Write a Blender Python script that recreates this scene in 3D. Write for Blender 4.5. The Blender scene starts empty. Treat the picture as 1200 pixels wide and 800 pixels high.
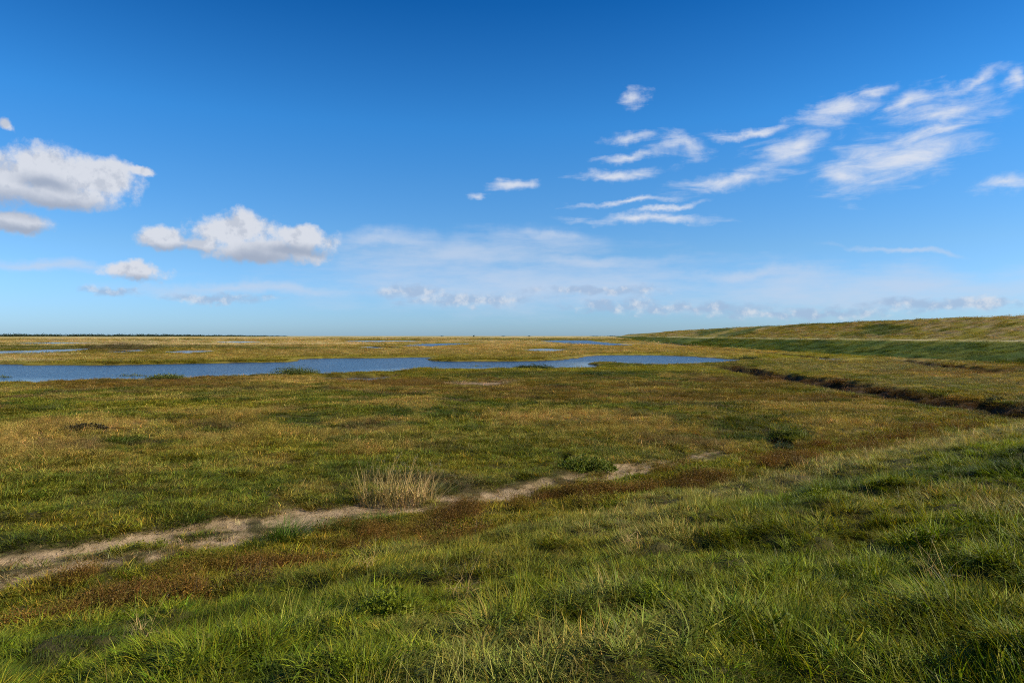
import bpy, math, random
import numpy as np
from mathutils import Vector, Matrix

# ------------------------------------------------------------------ camera
S = bpy.context.scene
COL = S.collection
EYE = 4.0                      # eye height above the marsh plain
PITCH = math.radians(-0.48)
cam_d = bpy.data.cameras.new('camera')
cam_d.lens, cam_d.sensor_width = 24.0, 36.0
cam_d.clip_start, cam_d.clip_end = 0.1, 40000
cam = bpy.data.objects.new('camera', cam_d)
COL.objects.link(cam)
cam.location = (0, 0, EYE)
cam.rotation_euler = (math.pi / 2 + PITCH, 0, 0)
S.camera = cam

# ------------------------------------------------------------------ light and exposure
SUN_AZ, SUN_EL = math.radians(97), math.radians(35)
sun_dir = Vector((math.sin(SUN_AZ) * math.cos(SUN_EL), math.cos(SUN_AZ) * math.cos(SUN_EL), math.sin(SUN_EL)))
sd = bpy.data.lights.new('sun', 'SUN')
sd.energy, sd.angle, sd.color = 5.0, math.radians(0.53), (1.0, 0.90, 0.74)
sun = bpy.data.objects.new('sun', sd)
COL.objects.link(sun)
sun.rotation_euler = sun_dir.to_track_quat('Z', 'Y').to_euler()
sun.location = (60, 0, 60)

S.view_settings.view_transform = 'Standard'
S.view_settings.look = 'None'
S.view_settings.exposure = 0.6
S.view_settings.gamma = 1.0
S.view_settings.use_curve_mapping = False
S.render.engine = 'CYCLES'
S.cycles.use_denoising = False
S.cycles.pixel_filter_type = 'BLACKMAN_HARRIS'
S.cycles.filter_width = 1.0
S.cycles.max_bounces = 6
S.cycles.diffuse_bounces = 3
S.cycles.transmission_bounces = 3
S.cycles.transparent_max_bounces = 4
S.cycles.use_adaptive_sampling = True
S.cycles.adaptive_threshold = 0.012

# ------------------------------------------------------------------ world: sky and clouds
W = bpy.data.worlds.new('World')
S.world = W
W.use_nodes = True
WT = W.node_tree
WT.nodes.clear()


class NT:
    """small helper that wires shader nodes"""
    def __init__(self, tree): self.t = tree
    def n(self, kind, **kw):
        nd = self.t.nodes.new(kind)
        for k, v in kw.items(): setattr(nd, k, v)
        return nd
    def put(self, sock, v):
        if isinstance(v, bpy.types.NodeSocket): self.t.links.new(v, sock)
        else: sock.default_value = v
    def m(self, op, a, b=0.0, c=0.0, clamp=False):
        nd = self.n('ShaderNodeMath', operation=op, use_clamp=clamp)
        for s, v in zip(nd.inputs, (a, b, c)): self.put(s, v)
        return nd.outputs[0]
    def vm(self, op, a, b=(0, 0, 0), out=0):
        nd = self.n('ShaderNodeVectorMath', operation=op)
        self.put(nd.inputs[0], a)
        if op == 'SCALE': self.put(nd.inputs['Scale'], b)
        elif len(nd.inputs) > 1: self.put(nd.inputs[1], b)
        return nd.outputs[out]
    def step(self, v, lo, hi, a=0.0, b=1.0):
        nd = self.n('ShaderNodeMapRange', interpolation_type='SMOOTHSTEP')
        self.put(nd.inputs[0], v)
        for i, q in enumerate((lo, hi, a, b)): nd.inputs[i + 1].default_value = q
        return nd.outputs[0]
    def noise(self, vec, scale, detail=4, rough=0.55, dist=0.0, out='Fac', dims='3D'):
        nd = self.n('ShaderNodeTexNoise', noise_dimensions=dims)
        self.put(nd.inputs['Vector'], vec)
        nd.inputs['Scale'].default_value = scale
        nd.inputs['Detail'].default_value = detail
        nd.inputs['Roughness'].default_value = rough
        nd.inputs['Distortion'].default_value = dist
        return nd.outputs[out]
    def mapping(self, vec, loc=(0, 0, 0), rot=0.0, scale=(1, 1, 1), kind='POINT'):
        nd = self.n('ShaderNodeMapping', vector_type=kind)
        self.put(nd.inputs[0], vec)
        nd.inputs[1].default_value = loc
        nd.inputs[2].default_value = (0, 0, rot)
        nd.inputs[3].default_value = scale
        return nd.outputs[0]
    def mix(self, f, a, b, blend='MIX'):
        nd = self.n('ShaderNodeMix', data_type='RGBA', blend_type=blend)
        self.put(nd.inputs[0], f)
        for i, v in ((6, a), (7, b)):
            self.put(nd.inputs[i], v if isinstance(v, bpy.types.NodeSocket) else (*v, 1.0))
        return nd.outputs[2]


w = NT(WT)
SKY_STRENGTH = 0.066
sky = w.n('ShaderNodeTexSky', sky_type='NISHITA')
sky.sun_disc = False
sky.sun_elevation = SUN_EL
sky.sun_rotation = SUN_AZ
sky.altitude = 0
sky.air_density, sky.dust_density, sky.ozone_density = 1.0, 0.35, 2.6
hsv = w.n('ShaderNodeHueSaturation')
hsv.inputs['Saturation'].default_value = 1.22
hsv.inputs['Value'].default_value = 1.0
WT.links.new(sky.outputs[0], hsv.inputs['Color'])
# clear marine air: the blue deepens towards the zenith, alike all round
tintr = w.n('ShaderNodeValToRGB')
D = w.n('ShaderNodeTexCoord').outputs['Generated']
sep = w.n('ShaderNodeSeparateXYZ')
WT.links.new(D, sep.inputs[0])
dx, dy, dz = sep.outputs
az = w.m('ARCTAN2', dx, dy)
el = w.m('ARCSINE', dz)
comb = w.n('ShaderNodeCombineXYZ')
WT.links.new(az, comb.inputs[0]); WT.links.new(el, comb.inputs[1])
P = comb.outputs[0]
TINT = [(0.0, (.60, .97, 1.80)), (0.02, (.62, .99, 1.78)), (0.12, (.74, 1.06, 1.42)), (0.215, (.61, 1.12, 1.50)), (0.295, (.44, 1.15, 1.60)), (0.452, (.11, .74, 1.24)), (1.5, (.11, .74, 1.24))]
WT.links.new(w.m('DIVIDE', w.m('MAXIMUM', el, 0.0), 1.6), tintr.inputs[0])
els = tintr.color_ramp.elements
while len(els) < len(TINT): els.new(0.5)
for e_, (q_, t_) in zip(els, TINT):
    e_.position = q_ / 1.6
    e_.color = (t_[0] / 2, t_[1] / 2, t_[2] / 2, 1)
skyc = w.vm('MULTIPLY', hsv.outputs[0], w.vm('SCALE', tintr.outputs[0], 2.0))


def sky_at(px, py):
    u, v = (px - 600) / 800.0, (393.3 - py) / 800.0
    return math.atan(u), math.atan(v / math.hypot(1, u)), 1 / (1 + u * u)


def blobs(vec, lst, k):
    out = None
    for b in lst:
        px, py, rx, ry = b[:4]
        rot = math.radians(b[4]) if len(b) > 4 else 0.0
        a, e, q = sky_at(px, py)
        mp = w.mapping(vec, (a, e, 0), rot, (rx / 800 * q, ry / 800 * math.sqrt(q), 1), 'TEXTURE')
        r = w.vm('LENGTH', mp, out=1)
        out = r if out is None else w.m('SMOOTH_MIN', out, r, k)
    return out


# heaped clouds
nA = w.noise(D, 9, 6, 0.6, out='Color')
nB = w.noise(D, 34, 6, 0.6)
jit = w.vm('SCALE', w.vm('SUBTRACT', nA, (0.5, 0.5, 0.5)), 0.075)
jit = w.vm('MULTIPLY', jit, (1.0, 0.55, 0.0))
PC = w.vm('ADD', P, jit)
cum = [(-30, 205, 80, 46), (58, 203, 72, 38), (124, 205, 52, 26), (70, 228, 90, 18), (22, 263, 62, 14),
       (196, 277, 36, 17), (228, 284, 32, 11), (278, 270, 60, 26), (352, 282, 42, 17), (305, 298, 78, 18), (165, 318, 42, 13),
       (0, 143, 20, 9), (172, 196, 20, 6)]
rC = blobs(PC, cum, 0.5)
dC = w.m('ADD', w.m('SUBTRACT', 1.0, rC), w.m('MULTIPLY', w.m('SUBTRACT', nB, 0.5), 1.45))
aC = w.m('MULTIPLY', w.step(dC, -0.05, 0.50), 0.97)
# grey undersides, a little below each heap, and the shaded side of every billow
base = [(0, 240, 105, 15), (70, 241, 70, 10), (25, 272, 56, 6), (205, 292, 45, 6), (290, 308, 70, 12), (165, 328, 36, 5), (345, 298, 46, 7), (50, 214, 36, 8)]
rG = blobs(PC, base, 0.4)
nB2 = w.noise(w.vm('ADD', D, (0.011, 0.0, 0.011)), 34, 4, 0.6)
bil = w.step(w.m('SUBTRACT', nB2, nB), -0.04, 0.16)
gC = w.m('MULTIPLY', w.step(w.m('ADD', rG, w.m('MULTIPLY', w.m('SUBTRACT', nB, 0.5), 0.9)), 0.2, 1.9, 1.0, 0.0), 0.9)
gC = w.m('MAXIMUM', gC, w.m('MULTIPLY', bil, 0.42))
# row of small far heaps near the horizon
P2 = w.vm('ADD', P, w.vm('MULTIPLY', w.vm('SUBTRACT', w.noise(D, 40, 5, 0.62, out='Color'), (0.5, 0.5, 0.5)), (0.06, 0.022, 0.0)))
far = [(480, 341, 55, 9), (550, 351, 95, 10), (604, 351, 18, 8), (700, 359, 42, 9), (747, 356, 28, 12),
       (820, 361, 110, 9), (1085, 356, 85, 9), (1160, 355, 60, 10), (950, 367, 170, 8), (250, 350, 80, 7), (130, 342, 42, 7), (700, 340, 90, 7)]
rF = blobs(P2, far, 0.4)
nF = w.noise(w.vm('MULTIPLY', D, (1, 1, 2.2)), 38, 6, 0.6)
dF = w.m('ADD', w.m('SUBTRACT', 1.0, rF), w.m('MULTIPLY', w.m('SUBTRACT', nF, 0.5), 1.9))
aF = w.m('MULTIPLY', w.step(dF, -0.15, 0.85), 0.78)
hiF = w.step(w.noise(w.vm('ADD', D, (0.1, 0, 0.006)), 46, 5, 0.6), 0.45, 0.68)
# thin flat veils
PV = w.vm('ADD', P, w.vm('MULTIPLY', w.vm('SUBTRACT', nA, (0.5, 0.5, 0.5)), (0.18, 0.045, 0.0)))
veil = [(540, 300, 190, 24, 4), (450, 284, 90, 13, 4), (655, 279, 62, 8), (690, 308, 110, 10), (50, 311, 110, 8),
        (620, 335, 280, 34), (1000, 340, 330, 30), (1065, 292, 95, 4, -5), (860, 322, 170, 10), (300, 340, 160, 8)]
rV = blobs(PV, veil, 0.3)
nV = w.noise(w.mapping(P, scale=(9, 42, 1)), 1.0, 5, 0.6)
dV = w.m('ADD', w.m('SUBTRACT', 1.0, rV), w.m('MULTIPLY', w.m('SUBTRACT', nV, 0.5), 1.7))
aV = w.m('MULTIPLY', w.step(dV, -0.35, 1.15), 0.74)
# wind-combed wisps
PS = w.vm('ADD', P, w.vm('MULTIPLY', w.vm('SUBTRACT', w.noise(D, 14, 5, 0.6, out='Color'), (0.5, 0.5, 0.5)), (0.10, 0.045, 0.0)))
wisp = [(1048, 185, 72, 20, 14), (1000, 203, 34, 20, -20), (1112, 127, 46, 13, 6), (1066, 121, 32, 8, 14), (985, 132, 46, 9, 10),
        (1022, 110, 22, 8, 10), (925, 170, 44, 12, 14), (1090, 152, 60, 7, 6), (846, 212, 58, 8, 5), (795, 174, 26, 9, -8),
        (742, 160, 26, 5, 0), (735, 182, 30, 4, 2), (749, 114, 13, 7, 0), (1190, 94, 16, 12, 20), (1140, 96, 34, 6, 14),
        (1180, 216, 46, 8, -2), (752, 259, 70, 5, -2), (735, 236, 48, 3, 3), (775, 246, 30, 3, 8), (606, 216, 20, 6, 0),
        (562, 228, 12, 4, 0), (720, 205, 40, 5, 0), (880, 152, 50, 4, 4)]
rS = blobs(PS, [(q[0], q[1], q[2] * 1.3, q[3] * 1.5, q[4]) for q in wisp], 0.35)
nS = w.noise(w.mapping(P, rot=math.radians(-17), scale=(15, 60, 1)), 1.0, 7, 0.62, 0.5)
dS = w.m('ADD', w.m('SUBTRACT', 1.0, rS), w.m('MULTIPLY', w.m('SUBTRACT', nS, 0.5), 2.1))
aS = w.m('MULTIPLY', w.step(dS, -0.25, 1.35), 0.9)
# the same kind of sky goes on to the sides and behind
out_v = w.step(w.m('ABSOLUTE', az), 0.76, 0.95)
inv = w.m('DIVIDE', 1.0, w.m('ADD', w.m('MAXIMUM', dz, 0.0), 0.12))
pl = w.vm('SCALE', w.vm('MULTIPLY', D, (1, 1, 0)), inv)
nO = w.noise(pl, 0.8, 6, 0.6)
aO = w.m('MULTIPLY', w.m('MULTIPLY', w.step(nO, 0.54, 0.72), out_v), w.step(dz, 0.0, 0.05))
aO = w.m('MULTIPLY', aO, 0.85)

WHITE = (7.6, 7.9, 8.6)
GREY = (3.3, 3.9, 5.1)
CUM = (7.0, 7.3, 8.0)
c = skyc
c = w.mix(aV, c, (5.6, 6.6, 8.2))
c = w.mix(aF, c, w.mix(hiF, (3.6, 4.9, 6.9), (7.0, 7.3, 7.9)))
c = w.mix(aS, c, WHITE)
c = w.mix(aC, c, w.mix(gC, CUM, GREY))
bgs = []
for colr in (w.mix(aO, skyc, WHITE), c):
    bg = w.n('ShaderNodeBackground')
    bg.inputs['Strength'].default_value = SKY_STRENGTH
    WT.links.new(colr, bg.inputs['Color'])
    bgs.append(bg.outputs[0])
# only the quarter of the sky that holds these clouds needs their nodes evaluated
gate = w.m('MULTIPLY', w.m('LESS_THAN', w.m('ABSOLUTE', az), 0.76), w.m('MULTIPLY', w.m('LESS_THAN', el, 0.43), w.m('GREATER_THAN', el, -0.01)))
mxs = w.n('ShaderNodeMixShader')
WT.links.new(gate, mxs.inputs[0]); WT.links.new(bgs[0], mxs.inputs[1]); WT.links.new(bgs[1], mxs.inputs[2])
wo = w.n('ShaderNodeOutputWorld')
WT.links.new(mxs.outputs[0], wo.inputs['Surface'])
W.cycles.sampling_method = 'MANUAL'
W.cycles.sample_map_resolution = 512

# ------------------------------------------------------------------ numeric helpers
rng = np.random.default_rng(7)


def _hash(ix, iy, seed):
    n = (ix * 374761393 + iy * 668265263 + seed * 974711 + 12345) & 0x7fffffff
    n = ((n ^ (n >> 13)) * 1274126177) & 0x7fffffff
    n = ((n ^ (n >> 15)) * 1911520717) & 0x7fffffff
    return ((n ^ (n >> 11)) & 0xffff) / 65535.0


def vnoise(x, y, seed=0):
    ix, iy = np.floor(x).astype(np.int64), np.floor(y).astype(np.int64)
    fx, fy = x - ix, y - iy
    fx, fy = fx * fx * fx * (fx * (fx * 6 - 15) + 10), fy * fy * fy * (fy * (fy * 6 - 15) + 10)
    a, b = _hash(ix, iy, seed), _hash(ix + 1, iy, seed)
    c_, d = _hash(ix, iy + 1, seed), _hash(ix + 1, iy + 1, seed)
    return (a + (b - a) * fx) * (1 - fy) + (c_ + (d - c_) * fx) * fy


def fbm(x, y, oct=4, seed=0, gain=0.5):
    s, a, tot = 0.0, 1.0, 0.0
    for o in range(oct):
        q = 0.6 * o
        cx, sx = math.cos(q), math.sin(q)
        s = s + a * vnoise((x * cx - y * sx) * 2 ** o + 17.3 * o, (x * sx + y * cx) * 2 ** o - 9.1 * o, seed + o * 31)
        tot += a
        a *= gain
    return s / tot


def sm(x, lo, hi):
    t = np.clip((x - lo) / (hi - lo), 0, 1)
    return t * t * (3 - 2 * t)


def seg_dist(X, Y, pts, closed=False, signed=False):
    """distance to a polyline; signed: positive to the right of the walking direction"""
    best = np.full(X.shape, 1e18)
    sgn = np.ones(X.shape)
    n = len(pts)
    for i in range(n if closed else n - 1):
        (ax, ay), (bx, by) = pts[i], pts[(i + 1) % n]
        ex, ey = bx - ax, by - ay
        L = ex * ex + ey * ey + 1e-12
        t = np.clip(((X - ax) * ex + (Y - ay) * ey) / L, 0, 1)
        d = (X - ax - t * ex) ** 2 + (Y - ay - t * ey) ** 2
        k = d < best - 1e-9
        best = np.where(k, d, best)
        if signed:
            side = (X - ax) * ey - (Y - ay) * ex
            sgn = np.where(k, np.where(side >= 0, 1.0, -1.0), sgn)
    return np.sqrt(best) * sgn


def inside(X, Y, pts):
    r = np.zeros(X.shape, bool)
    n = len(pts)
    for i in range(n):
        (ax, ay), (bx, by) = pts[i], pts[(i + 1) % n]
        if ay == by: continue
        k = ((ay > Y) != (by > Y)) & (X < (bx - ax) * (Y - ay) / (by - ay) + ax)
        r ^= k
    return r


def poly_sdf(X, Y, pts):
    """negative inside"""
    P_ = np.array(pts)
    m = 60.0
    k = (X > P_[:, 0].min() - m) & (X < P_[:, 0].max() + m) & (Y > P_[:, 1].min() - m) & (Y < P_[:, 1].max() + m)
    out = np.full(X.shape, 1e3)
    if k.any():
        x, y = X[k], Y[k]
        d = seg_dist(x, y, pts, closed=True)
        out[k] = np.where(inside(x, y, pts), -d, d)
    return out


def ray(px, py):
    u, v = (px - 600) / 800.0, (400 - py) / 800.0
    cp, sp = math.cos(PITCH), math.sin(PITCH)
    return u, cp - v * sp, sp + v * cp


def on_plane(px, py, z=0.0):
    """where the sight line through a photo pixel meets the level z"""
    a, b, c_ = ray(px, py)
    t = (z - EYE) / c_
    return a * t, b * t


def to_photo(X, Y):
    Yc = np.maximum(Y, 0.5)
    return 600 + 800 * X / Yc, 393.3 + 800 * EYE / Yc


# ------------------------------------------------------------------ layout of the place
DIKE = [(-700, -520), (-120, -76), (-6.9, 9.2), (24.7, 33), (46, 49), (59, 62), (66, 78), (68, 98), (67, 130), (66, 165), (67, 210), (72, 300),
        (82, 420), (104, 580), (135, 800), (300, 2000), (420, 2750), (700, 3500), (1800, 5000)]


def smooth_line(pts, n=6):
    out = []
    for i in range(len(pts) - 1):
        p0, p1, p2, p3 = pts[max(i - 1, 0)], pts[i], pts[i + 1], pts[min(i + 2, len(pts) - 1)]
        for k in range(n):
            t = k / n
            out.append(tuple(0.5 * (2 * p1[j] + (p2[j] - p0[j]) * t + (2 * p0[j] - 5 * p1[j] + 4 * p2[j] - p3[j]) * t * t
                                    + (3 * p1[j] - p0[j] - 3 * p2[j] + p3[j]) * t ** 3) for j in (0, 1)))
    out.append(tuple(pts[-1]))
    return out


DIKE_S = DIKE[:3] + smooth_line(DIKE[3:15], 4) + DIKE[15:]
PROF_D = [-1e5, -1.5, 0.0, 1.0, 11.5, 14, 15, 18.2, 19.2, 40, 42, 45, 47, 75, 1e5]
PROF_H = [0, 0, 0.06, 0.2, 2.42, 3.0, 3.12, 3.15, 3.35, 8.0, 8.2, 8.2, 8.0, 1.0, 0.8]

TRACK_A = smooth_line([on_plane(*p) for p in [(-150, 690), (0, 659), (60, 648), (130, 635), (230, 617), (300, 609), (345, 603), (400, 597), (470, 590), (560, 580),
                                              (640, 567), (700, 554), (745, 545), (790, 538), (850, 526), (910, 514), (980, 505), (1060, 497)]])
TRACK_B = smooth_line([on_plane(*p) for p in [(-150, 720), (0, 684), (60, 669), (130, 656), (200, 644), (260, 633), (330, 621), (385, 610), (440, 602), (510, 593),
                                              (600, 578), (660, 568), (705, 561), (760, 551), (820, 539), (880, 526)]])


def pool(far_edge, near_edge, level, zn=0.12):
    return [on_plane(x, y, level) for x, y in far_edge] + [on_plane(x, y, zn) for x, y in reversed(near_edge)], level


LV = -0.28
POOLS = [
    ('lagoon', 'long blue lagoon winding across the salt marsh', pool(
        [(-260, 428), (0, 427.2), (22, 427.2), (26, 428.2), (70, 427.8), (110, 428.3), (150, 427.6), (200, 426.7), (250, 425.8), (300, 424.8), (338, 424.2), (353, 423.2),
         (346, 421.4), (352, 420.8), (400, 419.8), (450, 419.7), (500, 418.8), (508, 419.3), (497, 421.5), (503, 423.0), (525, 423.6), (570, 423.8), (620, 423.3), (650, 422.2), (668, 421.0),
         (684, 418.2), (700, 416.8), (722, 416.2), (762, 416.1), (800, 417.4), (835, 419.6), (862, 421.6)],
        [(-260, 444), (0, 442.8), (14, 443.6), (44, 444.2), (84, 442.8), (116, 441.4), (150, 441.5), (214, 440.2), (232, 439.4), (262, 438.4), (300, 436.8), (318, 435.6), (372, 435.6),
         (384, 436.2), (402, 435.4), (432, 433.8), (462, 432.6), (482, 430.2), (500, 429.6), (526, 430.4), (560, 430.4), (602, 429.6), (646, 429.2), (690, 428.6), (701, 427.2),
         (690, 423.4), (704, 422.2), (735, 424.0), (765, 425.6), (800, 425.0), (838, 423.6), (862, 422.2)], LV)),
    ('pond', 'tiny pale pond in the dark creek mouth just below the lagoon', pool([(409, 442.9), (418, 442.6), (428, 442.8)], [(410, 444.8), (419, 445.4), (428, 445.0)], -0.3, -0.15)),
    ('mudflat_pool', 'pale shallow pool left of the brown island beyond the lagoon', pool([(-120, 412), (0, 411.4), (48, 410.2), (100, 408.6), (104, 408.9)], [(-120, 415), (0, 414.2), (42, 414.2), (70, 412.0), (104, 409.6)], -0.06, 0.0)),
    ('mudflat_pool', 'narrow grey pool right of the brown island beyond the lagoon', pool([(130, 411.6), (146, 410.6), (164, 409.6)], [(130, 412.2), (146, 413.0), (164, 411.6)], -0.06, 0.0)),
    ('mudflat_pool', 'flat grey pool among tan grass beyond the middle of the lagoon', pool([(196, 411.4), (215, 410.8), (246, 411.0)], [(196, 412.2), (215, 413.6), (246, 412.4)], -0.06, 0.0)),
    ('mudflat_pool', 'thin dark pool far out near the horizon woodland', pool([(254, 400.6), (275, 399.8), (300, 400.0)], [(254, 401.2), (275, 401.8), (300, 401.0)], -0.06, 0.0)),
    ('mudflat_pool', 'thin slate pool on the far tan marsh', pool([(408, 399.6), (440, 398.9), (486, 399.2)], [(408, 400.4), (440, 400.6), (486, 400.2)], -0.06, 0.0)),
    ('marsh_pool', 'blue pool behind the spit on the tan marsh', pool([(474, 405.2), (500, 403.0), (530, 402.2), (548, 402.4)], [(474, 406.2), (500, 406.2), (530, 404.8), (548, 403.4)], -0.06, 0.0)),
    ('mudflat_pool', 'grey muddy pool just behind the far lagoon bank', pool([(418, 407.0), (440, 406.0), (466, 406.2)], [(418, 407.8), (440, 408.4), (466, 407.4)], -0.06, 0.0)),
    ('mudflat_pool', 'pale muddy pool between lagoon and far blue pool', pool([(622, 409.2), (636, 408.4), (656, 409.6)], [(622, 410.6), (636, 411.4), (656, 411.0)], -0.06, 0.0)),
    ('marsh_pool', 'long blue pool leading to the foot of the dike', pool([(640, 399.2), (660, 398.6), (688, 398.8), (702, 401.0), (722, 402.6), (740, 404.2)], [(640, 400.0), (655, 401.4), (684, 403.4), (702, 404.4), (722, 405.6), (740, 404.9)], -0.06, 0.0)),
    ('creek_pool', 'sliver of water in the ditch below the dike', pool([(972, 420.6), (986, 420.4)], [(972, 423.0), (986, 422.4)], -0.35, -0.2)),
    ('mudflat_pool', 'hair-thin pale pool on the left far marsh', pool([(20, 402.0), (60, 401.2), (105, 401.4)], [(20, 402.6), (60, 402.6), (105, 402.2)], -0.06, 0.0)),
]
CREEKS = [  # centre line in photo pixels, half width m, depth m
    ([(858, 429), (880, 434), (910, 438.5), (950, 444), (990, 451), (1030, 458), (1075, 464), (1120, 469), (1170, 474), (1215, 482), (1290, 500)], 3.3, 1.0),
    ([(775, 402.5), (815, 406.5), (860, 410.5), (910, 414.2), (955, 418), (980, 421), (1020, 420.5), (1060, 422), (1120, 430), (1200, 437), (1300, 441)], 2.7, 0.85),
    ([(384, 440), (400, 442), (418, 443.5), (434, 443), (450, 440), (475, 437)], 1.6, 0.55),
    ([(840, 420), (862, 420), (884, 420.5)], 2.2, 0.5),
    ([(902, 506), (913, 513), (920, 519)], 0.55, 0.5),
    ([(661, 536), (667, 545), (670, 551)], 0.35, 0.55),
    ([(640, 408), (700, 410), (760, 411.5), (830, 413)], 2.0, 0.4),
    ([(1150, 470), (1180, 478), (1230, 486)], 0.8, 0.4),
]
CREEKS = [(smooth_line([on_plane(*p) for p in c0], 4), hw, dp) for c0, hw, dp in CREEKS]


def layout(X, Y):
    """every field the ground needs, from plan position"""
    L = {}
    wob = (fbm(X / 2.2, Y / 2.2, 3, 5) - 0.5)
    L['dike'] = seg_dist(X, Y, DIKE_S, signed=True)
    R = np.hypot(X, Y)
    pd = np.full(X.shape, 1e3)
    for _, _, (pts, lev) in POOLS:
        q = poly_sdf(X, Y, pts)
        pd = np.minimum(pd, q)
    L['pool'] = pd + wob * np.clip(R / 60, 0.3, 3.0) * 1.2
    L['deep'] = np.where(R > 160, 0.14, 0.6)
    ck = np.zeros(X.shape)
    for pts, hw, dp in CREEKS:
        d = seg_dist(X, Y, pts) + wob * hw * 0.9
        ck = np.maximum(ck, sm(d, hw * 1.15, hw * 0.35) * dp)
    L['creek'] = ck
    da, db = seg_dist(X, Y, TRACK_A), seg_dist(X, Y, TRACK_B)
    w2 = fbm(X / 1.1, Y / 1.1, 4, 77) - 0.5
    w3 = fbm(X / 0.4, Y / 0.4, 3, 78) - 0.5
    tr = np.maximum(np.exp(-((da + w2 * 0.7 + w3 * .3) / 0.46) ** 2), np.exp(-((db + w2 * 0.7 + w3 * .3) / 0.40) ** 2) * 0.9)
    px0, py0 = to_photo(X, Y)
    for cx, cy, rx, ry in ((356, 606, 34, 15), (200, 632, 60, 9), (40, 656, 40, 6), (470, 592, 50, 5)):
        tr = np.maximum(tr, sm(np.hypot((px0 - cx) / rx, (py0 - cy) / ry) + w2 * 1.2 + w3, 1.2, 0.6) * 0.85 * (Y > 3))
    px, _ = to_photo(X, Y)
    far_fade = 1 - sm(px, 760, 900) * 0.75
    mid_gap = 1 - 0.62 * sm(fbm(X / 1.6, Y / 1.6, 3, 91), 0.45, 0.62)
    mid_gap = np.maximum(mid_gap, sm(np.hypot((px0 - 356) / 50, (py0 - 607) / 22), 1.2, 0.8))
    tr = tr * far_fade * mid_gap * (Y > 3)
    L['track'] = np.clip(tr, 0, 1)
    return L


def height(X, Y, L=None):
    L = L or layout(X, Y)
    R = np.hypot(X, Y)
    d = L['dike']
    wide = np.clip(R / 25, 0.8, 2.5)
    h = np.interp(d + (fbm(X / 5, Y / 5, 3, 3) - 0.5) * 1.2, PROF_D, PROF_H)
    lump = (fbm(X / 1.7, Y / 1.7, 3, 11) - 0.5)
    roll = (fbm(X / 9, Y / 9, 3, 12) - 0.5)
    on_road = sm(d, 13.5, 14.8) * sm(d, 19.2, 18.0)
    tus = (fbm(X / 0.62, Y / 0.62, 2, 13) - 0.5) * sm(R, 45, 20)
    h = h + (lump * 0.24 + roll * 0.30 + tus * (0.12 + 0.22 * sm(d, 0, 2))) * (1 - on_road * 0.9) * (1 - 0.75 * L['track']) * sm(R, 0.3, 2.5)
    h = h - 0.10 * L['track']
    h = h - L['creek']
    bank = sm(L['pool'], np.clip(R / 90, 0.5, 2.5), -np.clip(R / 120, 0.4, 2.5))
    hp = np.where(L['deep'] > 0.3, -0.28 - 0.35, -0.06 - 0.12)
    h = h * (1 - bank) + hp * bank
    return h


def h_at(x, y):
    return float(height(np.array([float(x)]), np.array([float(y)]))[0])


def hit(px, py):
    """ground point seen at a photo pixel"""
    a, b, c_ = ray(px, py)
    t = np.concatenate([np.arange(2.5, 60, 0.05), np.geomspace(60, 4000, 1500)])
    z = EYE + c_ * t
    g = height(a * t, b * t)
    k = np.nonzero(z < g)[0]
    i = k[0] if len(k) else len(t) - 1
    return a * t[i], b * t[i], float(g[i])


# ------------------------------------------------------------------ natural colours of the vegetation and soil (albedo)
GREEN = np.array((0.118, 0.150, 0.006)); DKGREEN = np.array((0.046, 0.072, 0.007)); OLIVE = np.array((0.165, 0.142, 0.014))
YGREEN = np.array((0.20, 0.18, 0.012)); OCHRE = np.array((0.35, 0.245, 0.058)); STRAW = np.array((0.34, 0.27, 0.12))
RED = np.array((0.150, 0.078, 0.016)); TAN = np.array((0.37, 0.275, 0.105)); MUD = np.array((0.34, 0.245, 0.140)); PEAT = np.array((0.055, 0.036, 0.020))
MGREEN = np.array((0.125, 0.142, 0.012))
PALE = np.array((0.23, 0.205, 0.055))

PATCH = [  # photo px, py, rx, ry, colour, strength
    (150, 449, 130, 6, RED, .75), (260, 445, 70, 5, RED, .6), (485, 449, 75, 6, RED, .9), (620, 455, 90, 4, RED, .6), (900, 448, 130, 10, RED, .75), (640, 464, 110, 5, RED, .5),
    (840, 466, 160, 7, RED, .65), (420, 446, 60, 3, RED, .5), (760, 452, 60, 4, RED, .6), (1120, 434, 110, 6, RED, .8), (1060, 427, 60, 3, RED, .5), (1060, 466, 90, 6, RED, .6),
    (140, 408, 50, 6, PEAT, .55), (640, 489, 110, 8, OCHRE, .9), (470, 474, 80, 5, OCHRE, .6), (90, 503, 130, 16, OCHRE, .7), (40, 520, 60, 14, OCHRE, .6), (260, 484, 90, 6, OCHRE, .6),
    (340, 444, 60, 5, OCHRE, .8), (250, 475, 150, 5, YGREEN, .6), (700, 433, 240, 4, YGREEN, .9), (560, 429, 70, 4, YGREEN, .7), (950, 478, 90, 7, OCHRE, .6), (1000, 431, 170, 6, PALE * 0.85, .8), (1100, 448, 110, 7, PALE * 0.75, .7), (880, 437, 90, 4, YGREEN, .6), (940, 417, 70, 4, YGREEN, .9),
    (560, 448.5, 46, 2.2, MUD, 1.0), (620, 530, 210, 32, MGREEN, .6), (200, 565, 260, 34, MGREEN, .5), (880, 503, 70, 16, DKGREEN, .7), (300, 462, 140, 6, MGREEN, .5),
    (620, 440, 120, 4, DKGREEN, .6), (720, 438, 60, 4, DKGREEN, .7), (640, 500, 90, 3, RED, .5), (520, 486, 60, 5, DKGREEN, .6), (610, 422, 120, 4, OLIVE, .6),
    (980, 494, 60, 5, OCHRE, .8), (560, 545, 90, 18, YGREEN, .35), (110, 620, 70, 14, YGREEN, .6), (330, 530, 110, 16, YGREEN, .4),
]


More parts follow.
